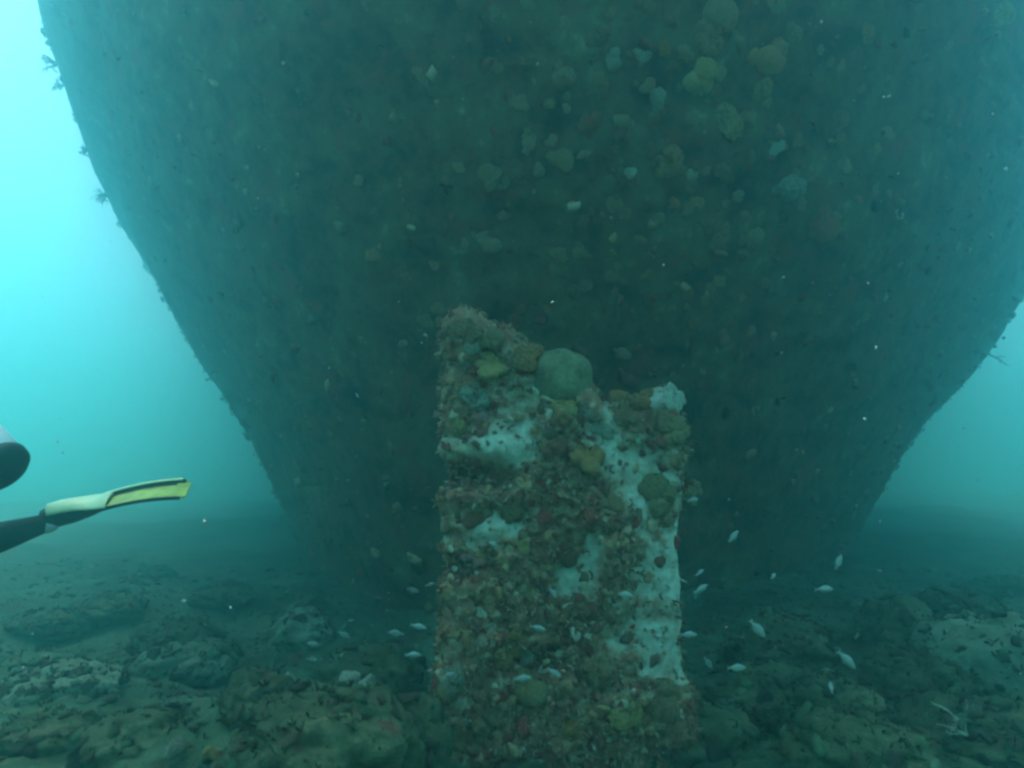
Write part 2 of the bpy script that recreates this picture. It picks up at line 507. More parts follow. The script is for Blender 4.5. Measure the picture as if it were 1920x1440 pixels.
for k in range(1, NTOP + 1):
    f = k / NTOP
    rows.append(np.stack([pl[:, 0] * (1 - 0.02 * f) + xc, pl[:, 1] * (1 - f) + PY + PT, zt + 0.05 * math.sin(f * math.pi / 2)], 1))
PV = np.concatenate(rows)
PF = grid_faces(NP, NL + NTOP, True)
PN = normals(PV, PF)
if PN[100 * NP + 50][1] > 0: PN = -PN; PF = PF[:, ::-1]
# screen-free coordinates of features on the slab, in metres across (u) and up (z)
def U(px): return PX(px, 1000).x
def Zp(py): return PX(1060, py).z
x_, z_ = PV[:, 0], PV[:, 2]
front = (PN[:, 1] < -0.2)
def blob(px, py, rx, ry):
    return np.exp(-(((x_ - U(px)) / (rx / FPX * PY)) ** 2 + ((z_ - Zp(py)) / (ry / FPX * PY)) ** 2) ** 1.5)
nz = fbm(PV, 7, 4, 31)
ledge = 0.8 * blob(915, 838, 78, 34) + 0.5 * blob(930, 992, 52, 24)
bare = np.clip(blob(1245, 1090, 58, 160) * 1.3 + blob(1215, 1195, 95, 75) * 0.9 + ledge * 0.7 + blob(1170, 880, 50, 50) * .35 + blob(960, 860, 60, 40) * .5 + blob(1205, 880, 60, 70) * .6 + blob(970, 770, 45, 70) * .8 + blob(1130, 810, 40, 50) * .7
               + blob(905, 990, 70, 40) * .8 + blob(1075, 1085, 45, 50) * .8 + blob(1250, 760, 30, 30) + blob(1108, 1030, 18, 50) * .7, 0, 1)
dark = np.clip(blob(1080, 1180, 60, 70) + blob(900, 890, 70, 30) + blob(1000, 1240, 60, 30) + blob(880, 1060, 60, 25), 0, 1)  # hollows of the slab, their shade also put into the tint
hi = fbm(PV, 26, 3, 38)
bare = np.clip((bare * (1.0 + 0.5 * nz) + 0.36 * hi * (bare > 0.08) - 0.03) * 1.2, 0, 1)
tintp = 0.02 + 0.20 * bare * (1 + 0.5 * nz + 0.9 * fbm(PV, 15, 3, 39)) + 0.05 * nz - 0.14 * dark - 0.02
rough_ = (1 - 0.75 * bare)
pd = rough_ * (0.04 * lumps(PV, 8, 33) + 0.022 * lumps(PV, 20, 34) + 0.04 * fbm(PV, 4, 3, 35)) - 0.06 * dark + 0.02 * (1 - bare) + 0.014 * fbm(PV, 14, 4, 36) + 0.006 * hi + front * (0.11 * ledge - 0.05 * blob(905, 895, 60, 22))
PV2 = PV + PN * pd[:, None]
slab = mesh('slab', PV2 - poff, PF, M['post'], post_e, tint=tintp)
post_tree = BVHTree.FromPolygons([tuple(v) for v in PV2], [tuple(f) for f in PF.tolist()])
# fine growth over the slab, thin where it is bare
cand = rng.choice(np.where(z_ > -0.05)[0], 11000)
keep = rng.random(len(cand)) > bare[cand] * 0.93
cand = cand[keep]
sz = 0.004 + 0.024 * rng.random(len(cand)) ** 3.2
merge_blobs('crusting_lumps', PV2[cand], PN[cand], sz, rng.normal(-0.01, 0.13, len(cand)), M['post_turf'], 2, post_e, origin=poff, flat=0.55).__setitem__('kind', 'stuff')
cand = rng.choice(np.where(z_ > -0.05)[0], 7000)
cand = cand[rng.random(len(cand)) > bare[cand] * 0.9]
merge_flakes('crusting_turf', PV2[cand], PN[cand] + np.array((0, 0, -0.3)), 0.008 + 0.018 * rng.random(len(cand)), rng.normal(0.05, 0.14, len(cand)), M['post_turf'], post_e, origin=poff).__setitem__('kind', 'stuff')

# rounded stub on its top
def lathe(name, prof_, mat, parent, loc, axis_q=None, seg=48, disp_=0.0, scl=(1, 1, 1), seed=1, tint=None):
    V = []
    for (r, z) in prof_:
        for k in range(seg):
            an = 2 * math.pi * k / seg
            V.append((r * math.cos(an), r * math.sin(an), z))
    V = np.array(V)
    F = grid_faces(seg, len(prof_), True)
    if disp_:
        d = 1 + disp_ * fbm(V, 6, 4, seed)
        V[:, :2] *= d[:, None]
        V[:, 2] += disp_ * 0.1 * fbm(V, 9, 3, seed + 3)
        V *= (1 + disp_ * 0.5 * lumps(V, 26, seed + 4))[:, None]
    V = V * np.array(scl)
    if axis_q is not None:
        Mx = np.array(axis_q.to_matrix())
        V = V @ Mx.T
    V = V + np.array(loc)
    if parent is not None:
        V = V - np.array(parent.location)
        return mesh(name, V, F, mat, parent)
    o = mesh(name, V - np.array(loc), F, mat)
    o.location = loc
    return o
c = at(1050, 712, PY + 0.05)
r0 = 56 / FPX * (PY + 0.1)
dome = [(r0 * 0.5, -0.13), (r0 * 0.86, -0.11), (r0 * 1.0, -0.05), (r0 * 1.02, 0.02)]
for k in range(1, 13):
    an = k / 12 * math.pi / 2
    dome.append((max(r0 * 1.02 * math.cos(an), 0.0008), 0.02 + 0.125 * math.sin(an) - 0.01 * (k == 12)))
lathe('rounded_stub', dome, M['drum'], post_e, c, disp_=0.16, seed=5)
# ------------------------------------------------------------------ coral heads
def coral_mesh(kind, seed):
    """one colony: several overlapping lobes with a rough skin"""
    g = np.random.default_rng(100 + seed * 7 + {'knobbly': 1, 'cup': 2, 'plate': 3, 'small': 4}[kind])
    nl = {'knobbly': 8, 'cup': 7, 'plate': 6, 'small': 4}[kind]
    bv, bf = ico(3)
    Vs, Fs = [], []
    for k in range(nl):
        V = bv * np.array((1, 1, 0.75 + 0.4 * g.random()))
        if kind == 'cup':
            an = 2 * math.pi * k / nl + g.normal(0, .2)
            c = np.array((0.58 * math.cos(an), 0.58 * math.sin(an), 0.12 + 0.12 * g.random())); rad = 0.36 + 0.12 * g.random()
            if k == 0: c = np.array((0, 0, -0.15)); rad = 0.6
        elif kind == 'plate':
            c = np.array((g.normal(0, .42), g.normal(0, .36), 0.05 * k - 0.1)); rad = 0.45 + 0.2 * g.random(); V = V * np.array((1, 1, 0.45))
        elif kind == 'small':
            c = g.normal(0, .3, 3) * np.array((1, 1, .8)); rad = 0.55 + 0.2 * g.random()
        else:
            c = g.normal(0, .40, 3) * np.array((1, 1, .5)); rad = 0.34 + 0.26 * g.random()
            if k == 0: c = c * 0.2; rad = 0.7
        P_ = V + g.uniform(-30, 30, 3)
        rr = 1 + 0.30 * fbm(P_, 1.5, 3, seed) + 0.18 * lumps(P_, 2.6, seed)
        V = V * rr[:, None] * rad + c
        Fs.append(bf + len(bv) * k); Vs.append(V)
    V = np.concatenate(Vs); F = np.concatenate(Fs)
    V = V * (1 + 0.10 * vnoise(V, 9.0, seed))[:, None]
    V[:, 2] = np.where(V[:, 2] < -0.2, -0.2 + (V[:, 2] + 0.2) * 0.4, V[:, 2])
    me = bpy.data.meshes.new('coral')
    me.from_pydata(V.tolist(), [], F.tolist())
    me.polygons.foreach_set('use_smooth', np.ones(len(me.polygons), dtype=bool))
    return me
PROTO = {}
def coral(name, p, n_, size, mat, kind='knobbly', seed=1, label=None, group=None, cat='coral', sc=(1, 1, 0.6)):
    key = (kind, seed % 4, mat)
    if key not in PROTO:
        me = coral_mesh(kind, seed % 4 + 1)
        me.materials.append(M[mat])
        PROTO[key] = me
    o = bpy.data.objects.new(name, PROTO[key])
    o.location = p
    q = Vector(n_).to_track_quat('Z', 'Y') @ Quaternion((0, 0, 1), (seed * 2.4) % 6.28)
    o.rotation_euler = q.to_euler()
    o.scale = (size * sc[0], size * sc[1], size * sc[2])
    COL.objects.link(o)
    prop(o, label, cat, group)
    return o
def cast(tree, px, py):
    d = ray(px, py).normalized()
    loc, nn, idx, dist = tree.ray_cast(CAM, d)
    if loc is None: return None, None, None
    if nn.dot(d) > 0: nn = -nn
    return loc, nn, dist

HULL_C = [  # px, py, diameter px, material, kind, label
 (1252, 306, 56, 'c_orange', 'cup', 'bright orange cup shaped coral on the hull, largest one above the post'),
 (1322, 135, 50, 'c_yellow', 'knobbly', 'yellow coral knob on the upper hull with a pale coral just below it'),
 (1312, 163, 40, 'c_pale', 'plate', 'pale plate coral stuck to the hull under a yellow coral knob'),
 (1440, 105, 52, 'c_orange', 'knobbly', 'orange brown coral high on the right of the hull, near the top edge'),
 (1430, 172, 46, 'c_yellow', 'knobbly', 'yellowish coral on the upper hull below the orange brown one'),
 (1358, 222, 50, 'c_yellow', 'plate', 'yellow green lumpy coral on the hull right above the bright orange cup'),
 (1345, 30, 62, 'c_brown', 'knobbly', 'broad brown coral cluster at the very top of the hull'),
 (1330, 75, 48, 'c_orange', 'cup', 'dull orange coral just under the broad brown cluster'),
 (1484, 66, 36, 'c_brown', 'knobbly', 'round brown coral near the top edge, right of the broad cluster'),
 (1625, 66, 28, 'c_orange', 'plate', 'small square orange coral at the top right of the hull'),
 (1575, 222, 36, 'c_brown', 'knobbly', 'lone brown coral on the hazy right of the hull'),
 (1478, 345, 52, 'c_grey', 'knobbly', 'grey round coral on the right of the hull, level with the orange cup'),
 (1452, 278, 24, 'c_pale', 'small', 'little pale coral button on the hull above the grey round coral'),
 (1178, 322, 22, 'c_pale', 'small', 'narrow pale coral finger left of the bright orange cup'),
 (1300, 325, 24, 'c_pale', 'small', 'pale coral speck touching the right of the bright orange cup'),
 (1350, 318, 26, 'c_brown', 'small', 'small brown coral right of the bright orange cup'),
 (1308, 378, 26, 'c_yellow', 'plate', 'small bright yellow coral plate below the bright orange cup'),
 (1266, 382, 20, 'c_orange', 'small', 'tiny orange coral below the bright orange cup'),
 (1326, 415, 36, 'c_brown', 'knobbly', 'rough brown coral below the small yellow plate'),
 (1122, 62, 34, 'c_brown', 'knobbly', 'brown coral at the top middle of the hull'),
 (1198, 103, 26, 'c_pale', 'plate', 'square pale green coral on the upper middle of the hull'),
 (1150, 118, 30, 'c_grey', 'knobbly', 'grey coral left of the square pale green one'),
 (1055, 150, 44, 'c_brown', 'knobbly', 'wide olive brown coral cluster on the upper middle of the hull'),
 (1105, 235, 36, 'c_rust', 'knobbly', 'dark reddish coral on the middle of the hull'),
 (1052, 302, 48, 'c_olive', 'knobbly', 'olive coral cluster left of the bright orange cup'),
 (915, 325, 40, 'c_olive', 'knobbly', 'faint olive coral at the centre left of the hull'),
 (706, 480, 30, 'c_orange', 'plate', 'lone faded orange coral on the left of the hull'),
 (910, 445, 24, 'c_grey', 'small', 'small grey green coral on the hull above the post'),
 (1230, 190, 30, 'c_grey', 'small', 'small grey coral between the square pale and yellow corals'),
 (1545, 430, 52, 'c_rust', 'knobbly', 'wide reddish coral patch on the lower right of the hull'),
 (1410, 450, 44, 'c_olive', 'knobbly', 'olive coral lump on the hull right of the post top'),
 (1350, 455, 34, 'c_brown', 'knobbly', 'brown lump on the hull straight above the right end of the post'),
 (1870, 30, 46, 'c_yellow', 'plate', 'hazy yellow coral in the top right corner of the hull'),
 (1790, 240, 22, 'c_yellow', 'small', 'tiny yellow coral on the far right of the hull'),
]
i = 0
for (px, py, dpx, mt, kd, lb) in HULL_C:
    p, nn, dist = cast(hull_tree, px, py)
    if p is None: continue
    i += 1
    coral('coral_head', p - nn * 0.0, nn * 0.6 + (CAM - p).normalized() * 0.4, dpx / FPX * dist * 0.50, mt, kd, i, lb)
# the many dull ones nothing tells apart
mts = ['c_brown', 'c_olive', 'c_rust', 'c_tan', 'c_brown', 'c_tan', 'c_orange', 'c_tan']
i = 0
while i < 275:
    px = random.gauss(1230, 330); py = random.uniform(0, 1) ** 0.9 * 720
    if px < 200 or px > 1880: continue
    p, nn, dist = cast(hull_tree, px, py)
    if p is None or dist > 12: continue
    i += 1
    coral('sponge_lump', p, nn, random.uniform(0.018, 0.055), random.choice(mts), random.choice(['knobbly', 'knobbly', 'cup', 'plate']), random.randrange(4),
          'dull round sponge lump growing among many on the dark hull', 'sponge lumps on the hull', 'sponge')

POST_C = [  # px, py, d, mat, kind, label
 (868, 622, 50, 'c_brown', 'knobbly', 'rough brown coral on the highest left corner of the post'),
 (885, 645, 40, 'c_grey', 'knobbly', 'grey coral just under the top left corner of the post'),
 (928, 634, 40, 'c_olive', 'knobbly', 'olive coral with a yellow rim on the post top, right of the highest corner'),
 (912, 668, 26, 'c_yellow', 'small', 'little yellow coral above the big yellow cup'),
 (918, 690, 50, 'c_yellow', 'cup', 'yellow cup coral on the upper left of the post'),
 (936, 686, 28, 'c_orange', 'small', 'small orange coral against the right side of the yellow cup'),
 (982, 678, 54, 'c_orange', 'knobbly', 'orange coral wedged against the rounded stub'),
 (890, 745, 52, 'c_grey', 'cup', 'grey green round coral on the left of the post under the yellow cup'),
 (904, 785, 32, 'c_pink', 'knobbly', 'pinkish coral between the grey round coral and the pale ledge'),
 (856, 800, 38, 'c_yellow', 'knobbly', 'yellow brown coral on the left edge of the post beside the pale ledge'),
 (874, 816, 26, 'c_pink', 'plate', 'flat pink coral lying on the left end of the pale ledge'),
 (1060, 772, 44, 'c_yellow', 'plate', 'flat yellow coral below the rounded stub'),
 (1105, 775, 24, 'c_pale', 'small', 'small white coral right below the rounded stub'),
 (1168, 745, 50, 'c_orange', 'plate', 'tan coral dome standing on the low part of the post top'),
 (1200, 755, 42, 'c_orange', 'knobbly', 'brown orange coral leaning on the tan dome'),
 (1170, 785, 42, 'c_brown', 'knobbly', 'brown coral under the tan dome'),
 (1262, 748, 44, 'c_pale', 'plate', 'pale cap of crust on the right end of the post top'),
 (1240, 790, 54, 'c_brown', 'knobbly', 'brown coral below the pale cap on the right edge of the post'),
 (1270, 800, 40, 'c_olive', 'knobbly', 'olive coral bulging from the right edge of the post under the pale cap'),
 (1100, 858, 62, 'c_orange', 'cup', 'big orange yellow coral in the middle of the post'),
 (1040, 835, 36, 'c_rust', 'knobbly', 'reddish coral left above the big orange yellow one'),
 (1128, 800, 46, 'c_grey', 'plate', 'smooth grey sponge on the post below the gap in its top'),
 (960, 960, 40, 'c_olive', 'cup', 'dark olive cup coral over the lower pale ledge'),
 (885, 975, 44, 'c_rust', 'knobbly', 'rusty coral on the left edge of the post at mid height'),
 (1290, 925, 46, 'c_olive', 'knobbly', 'olive tuft sticking out of the right edge of the post at mid height'),
 (1148, 945, 40, 'c_brown', 'knobbly', 'brown coral on the post beside the pale bare strip'),
 (1230, 915, 60, 'c_olive', 'knobbly', 'mossy olive lump on the post above the pale bare strip'),
 (875, 1045, 26, 'c_pink', 'small', 'left pink coral of the row at the left edge of the post'),
 (905, 1048, 24, 'c_pink', 'small', 'right pink coral of the row at the left edge of the post'),
 (980, 1025, 28, 'c_yellow', 'small', 'small yellow coral under the lower pale ledge'),
 (1065, 1045, 40, 'c_rust', 'knobbly', 'orange red coral in the middle of the post at mid height'),
 (1240, 1048, 20, 'c_rust', 'small', 'small dark coral alone on the pale bare strip'),
 (955, 1215, 46, 'c_orange', 'plate', 'orange brown coral on the lower left of the post'),
 (985, 1228, 30, 'c_grey', 'cup', 'grey cup coral beside the orange brown one on the lower post'),
 (1180, 1335, 44, 'c_yellow', 'plate', 'yellow coral near the foot of the post on the right'),
 (1072, 1365, 34, 'c_orange', 'knobbly', 'orange coral near the foot of the post in the middle'),
 (850, 1270, 34, 'c_grey', 'knobbly', 'grey coral on the lower left edge of the post'),
 (842, 1295, 38, 'c_olive', 'knobbly', 'olive coral below the grey one on the lower left edge of the post'),
 (1000, 1300, 50, 'c_olive', 'knobbly', 'olive coral low on the front of the post, left of the middle'),
 (1130, 1265, 50, 'c_brown', 'knobbly', 'brown coral low on the post under the pale patch'),
 (1255, 1330, 56, 'c_brown', 'knobbly', 'broad brown coral at the right foot of the post'),
 (920, 1345, 56, 'c_brown', 'knobbly', 'broad brown coral at the left foot of the post'),
]
for i, (px, py, dpx, mt, kd, lb) in enumerate(POST_C):
    p, nn, dist = cast(post_tree, px, py)
    if p is None or dist > 4.5:
        p = at(px, py, PY + 0.12); nn = Vector((0, -0.5, 0.8)); dist = PY
    coral('coral_head', p, nn * 0.7 + Vector((0, -0.3, 0.2)), dpx / FPX * dist * 0.55, mt, kd, i, lb)

# ------------------------------------------------------------------ boulders on the sea floor
BOULD = []
def boulder(px, py, wpx, hgt, mat, seed, label, group=None, sy=0.8, name='boulder', fine=0.1):
    d = ray(px, py).normalized()
    loc, nn, idx, dist = bed_tree.ray_cast(CAM, d)
    V, F = ico(5)
    V = V.copy()
    s = np.array((seed * 2.3, seed * 4.1, seed * 0.7))
    r = 0.8 + 0.5 * fbm(V + s, 1.2, 3, seed) + 0.28 * lumps(V + s, 1.9, seed) + 1.6 * fine * lumps(V + s, 5.0, seed + 2) + 0.10 * fbm(V + s, 7, 4, seed)
    rad = wpx / FPX * dist * 0.5
    V = V * r[:, None] * np.array((rad, rad * sy, hgt))
    o = mesh(name, V, F, M[mat])
    o.location = (loc.x, loc.y, bedz(loc.x, loc.y) + hgt * 0.2)
    BOULD.append((V + np.array(o.location), F))
    prop(o, label, 'rock' if name != 'sponge' else 'sponge', group)
    return o
boulder(340, 1262, 120, 0.14, 'pale_rock', 3, 'pale flat rock on the left sea floor with a rounded back')
boulder(345, 1225, 130, 0.16, 'boulder', 4, 'dull green rock just behind the pale flat rock at the left')
boulder(570, 1205, 90, 0.17, 'pale_rock', 8, 'pale pointed rock on the sea floor left of the post')
boulder(120, 1300, 150, 0.10, 'pale_rock', 6, 'low pale slab at the far left of the sea floor')
boulder(690, 1300, 150, 0.17, 'boulder', 7, 'humped grey brown rock left of the foot of the post')
boulder(600, 1425, 260, 0.20, 'boulder', 9, 'large mossy boulder at the bottom edge left of the post')
boulder(760, 1420, 140, 0.16, 'boulder', 10, 'brown boulder squeezed between the mossy boulder and the post')
boulder(1430, 1335, 170, 0.17, 'boulder', 11, 'green mottled boulder right of the foot of the post')
boulder(1350, 1400, 140, 0.14, 'boulder', 12, 'dark boulder at the bottom just right of the post')
boulder(1570, 1340, 130, 0.13, 'boulder', 13, 'rounded brown rock in the middle of the right sea floor')
boulder(1620, 1430, 170, 0.14, 'boulder', 14, 'dark overgrown rock at the bottom edge on the right')
boulder(1720, 1300, 150, 0.18, 'boulder', 15, 'reddish overgrown rock below the pale sloping one at the right')
boulder(1870, 1290, 200, 0.26, 'pale_rock', 16, 'pale sloping rock at the right edge of the sea floor')
boulder(1850, 1400, 180, 0.16, 'boulder', 17, 'brown rock in the bottom right corner')
boulder(1480, 1240, 160, 0.18, 'boulder', 18, 'low dark rock behind the green mottled boulder')
boulder(480, 1330, 110, 0.10, 'boulder', 19, 'small dark rock between the pale flat rock and the mossy boulder')
boulder(250, 1400, 150, 0.10, 'boulder', 20, 'low green rock at the bottom left of the sea floor')
boulder(80, 1400, 130, 0.10, 'boulder', 21, 'dark low rock in the bottom left corner')
boulder(1240, 1420, 150, 0.14, 'boulder', 22, 'olive rock at the right foot of the post')
boulder(960, 1430, 180, 0.12, 'boulder', 23, 'brown rock at the very front foot of the post')
g_ = 'dark rocks far back on the sea floor'
for (px, py, wpx, hh, sd_) in ((200, 1150, 100, .10, 31), (420, 1130, 80, .12, 32), (90, 1180, 90, .10, 33), (1680, 1180, 100, .14, 34), (1800, 1150, 100, .13, 35), (560, 1140, 70, .12, 36), (1880, 1110, 80, .12, 37), (290, 1080, 50, .09, 38)):
    boulder(px, py, wpx, hh, 'boulder', sd_, 'dark hazy rock far back on the sea floor', g_)
# loose rubble and turf lie over the floor and the rocks alike
def with_rocks(n, nr, area):
    p = bed_points(n, *area)
    up = np.tile((0, 0, 1.0), (n, 1)) + rng.normal(size=(n, 3)) * 0.25
    ps, us = [p], [up]
    wts = np.array([np.ptp(V[:, 0]) ** 2 for V, F in BOULD]); wts /= wts.sum()
    for (V, F), wt in zip(BOULD, wts):
        N_ = normals(V, F)
        if (N_[:, 2] * (V[:, 2] - V[:, 2].mean())).sum() < 0: N_ = -N_
        ok = np.where(N_[:, 2] > -0.1)[0]
        k = rng.choice(ok, max(10, int(nr * wt)))
        ps.append(V[k]); us.append(N_[k])
    return np.concatenate(ps), np.concatenate(us)
p, up = with_rocks(9000, 3500, (-6.5, 6.5, 1.6, 9)); n = len(p)
rub = merge_blobs('coral_rubble', p, up, 0.006 + 0.036 * rng.random(n) ** 3.0, rng.normal(-0.10, 0.12, n), M['rubble'], 2, None, jit=0.25, flat=0.5)
prop(rub, 'loose brown and pale rubble strewn over the sea floor', 'rubble', kind='stuff')
p, up = with_rocks(15000, 8000, (-6.5, 6.5, 1.5, 8)); n = len(p)
alg = merge_flakes('seabed_algae', p, up, 0.006 + 0.017 * rng.random(n) ** 2, rng.normal(0.02, 0.10, n), M['rubble'])
prop(alg, 'short olive and brown turf of algae covering the sea floor', 'algae', kind='stuff')

# small pale sponges beside the post
def bed_hit(px, py):
    loc, nn, idx, dist = bed_tree.ray_cast(CAM, ray(px, py).normalized())
    return loc, nn, dist
for i, (px, py, dpx, mt, hh, lb) in enumerate([
  (688, 1332, 26, 'c_pale', 0.14, 'right white sponge knob of the pair on the mossy boulder'),
  (660, 1336, 26, 'c_pale', 0.14, 'left white sponge knob of the pair on the mossy boulder'),
  (545, 1290, 22, 'c_pale', 0.05, 'upright pale sponge on the sea floor left of the humped rock'),
  (512, 1290, 12, 'c_pale', 0.03, 'tiny pale sponge left of the upright one'),
  (400, 1432, 20, 'c_yellow', 0.04, 'small yellow sponge at the bottom edge on the left'),
  (325, 1425, 26, 'c_grey', 0.04, 'grey round sponge at the bottom edge on the left'),
  (565, 1352, 18, 'c_orange', 0.09, 'little orange sponge on the left of the mossy boulder'),
  (1555, 1290, 20, 'c_grey', 0.08, 'small grey sponge behind the rounded brown rock'),
  (1700, 1262, 20, 'c_rust', 0.12, 'little red sponge on the right sea floor')]):
    p, nn, dist = bed_hit(px, py)
    coral('sponge', p + Vector((0, -0.02, hh)), (0.1, -0.3, 1), dpx / FPX * dist * 0.55, mt, 'small', i, lb, cat='sponge', sc=(1, 1, 1.1))

# branching pale coral, bottom right, and twig tufts on the hull's edges
def tube_mesh(paths, seg=6):
    V, F = [], []
    for path in paths:
        base = len(V)
        n = len(path)
        for i, (p, r) in enumerate(path):
            p = Vector(p)
            d = (Vector(path[min(i + 1, n - 1)][0]) - Vector(path[max(i - 1, 0)][0])).normalized()
            a = d.cross(Vector((0.3, 0.2, 0.93))).normalized()
            b = d.cross(a)
            for k in range(seg):
                an = 2 * math.pi * k / seg
                V.append(p + (a * math.cos(an) + b * math.sin(an)) * r)
        for i in range(n - 1):
            for k in range(seg):
                k2 = (k + 1) % seg
                F.append((base + i * seg + k, base + i * seg + k2, base + (i + 1) * seg + k2, base + (i + 1) * seg + k))
        F.append(tuple(base + k for k in range(seg))[::-1])
        F.append(tuple(base + (n - 1) * seg + k for k in range(seg)))
    return V, F
def branching(name, loc, d0, size, r, mat, label, cat, n0=5, depth=2, spread=0.7, seed=1):
    rd = random.Random(seed)
    paths = []
    def grow(p, d, l, r, dep):
        pts = [(tuple(p), r)]
        q = Vector(p); dd = Vector(d)
        for k in range(4):
            dd = (dd + Vector((rd.gauss(0, .18), rd.gauss(0, .18), rd.gauss(0, .18)))).normalized()
            q = q + dd * l / 4
            pts.append((tuple(q), r * (1 - 0.15 * (k + 1))))
            if dep > 0 and k >= 1:
                sd2 = (dd + Vector((rd.gauss(0, spread), rd.gauss(0, spread), rd.gauss(0, spread)))).normalized()
                grow(q, sd2, l * 0.6, r * 0.6, dep - 1)
        paths.append(pts)
    for k in range(n0):
        d = (Vector(d0) + Vector((rd.gauss(0, .45), rd.gauss(0, .45), rd.gauss(0, .45)))).normalized()
        grow((0, 0, 0), d, size * rd.uniform(.6, 1), r, depth)
    V, F = tube_mesh(paths)
    o = mesh(name, V, F, M[mat])
    o.location = loc
    prop(o, label, cat)
    return o
p, nn, dist = bed_hit(1815, 1425)
branching('branching_coral', p + Vector((0, 0, 0.10)), (-0.5, -0.2, .5), 0.13, 0.009, 'c_pale', 'pale branching coral in the bottom right corner', 'coral', 5, 1, .5, 3)
def edge_pt(px, py, step):
    """nearest point of the hull to the side of a point in open water"""
    for k in range(120):
        p, nn, dist = cast(hull_tree, px + step * k * 3, py)
        if p is not None: return p
    return at(px, py, 8)
for i, (px, py, st, d0, sz_, n0_, lb) in enumerate([
  (60, 120, 1, (-1, 0, .2), 0.17, 5, 'upper twiggy soft coral sticking out of the left hull edge'),
  (70, 160, 1, (-1, 0, -.1), 0.14, 5, 'lower twiggy soft coral sticking out of the left hull edge'),
  (150, 280, 1, (-1, 0, 0), 0.10, 9, 'short bushy growth on the left hull edge a third of the way down'),
  (180, 365, 1, (-1, 0, -.6), 0.16, 9, 'drooping bushy growth on the left hull edge'),
  (250, 500, 1, (-1, 0, -.3), 0.10, 9, 'small bushy growth low on the left hull edge'),
  (1900, 662, -1, (.7, 0, -.35), 0.36, 1, 'single twisted twig hanging from the right hull edge')]):
    o = branching('soft_coral', edge_pt(px, py, st), d0, sz_, 0.016, 'c_brown', lb, 'soft coral', n0_, 1 if n0_ == 1 else 2, .5, 10 + i)

# ------------------------------------------------------------------ fish
def fish_proto():
    secs = [(-0.5, 0.006, 0.002), (-0.44, 0.045, 0.02), (-0.33, 0.11, 0.045), (-0.15, 0.16, 0.065), (0.03, 0.165, 0.066), (0.2, 0.12, 0.05), (0.33, 0.065, 0.028), (0.4, 0.035, 0.014)]
    V = []
    for (x, h, wd) in secs:
        for k in range(12):
            an = 2 * math.pi * k / 12
            V.append((x, wd * math.cos(an), h * math.sin(an)))
    V += [(-0.51, 0, 0)]
    F = [tuple(f) for f in grid_faces(12, len(secs), True).tolist()]
    t = len(V) - 1
    F += [(t, (k + 1) % 12, k) for k in range(12)]
    def finm(outline, th=0.006):
        n = len(outline)
        vv = [(x, -th, z) for x, z in outline] + [(x, th, z) for x, z in outline]
        ff = [tuple(range(n)), tuple(range(2 * n - 1, n - 1, -1))] + [(k, (k + 1) % n, n + (k + 1) % n, n + k) for k in range(n)]
        return vv, ff
    body = mesh('small_fish', V, F, M['fish'])
    parts = []
    for nm, ol in (('tail_fin', [(0.36, -0.03), (0.36, 0.03), (0.55, 0.13), (0.49, 0.0), (0.55, -0.13)]),
                   ('back_fin', [(-0.22, 0.13), (-0.12, 0.22), (0.12, 0.19), (0.24, 0.09)]),
                   ('belly_fin', [(-0.05, -0.14), (0.02, -0.21), (0.2, -0.14), (0.22, -0.09)])):
        vv, ff = finm(ol)
        parts.append(mesh(nm, vv, ff, M['fish'], body, smooth=False))
    for s in (-1, 1):
        ev, ef = ico(2)
        parts.append(mesh('eye', ev * 0.02 + np.array((-0.39, s * 0.028, 0.02)), ef, M['fish_eye'], body))
    return body, parts
fish, fparts = fish_proto()
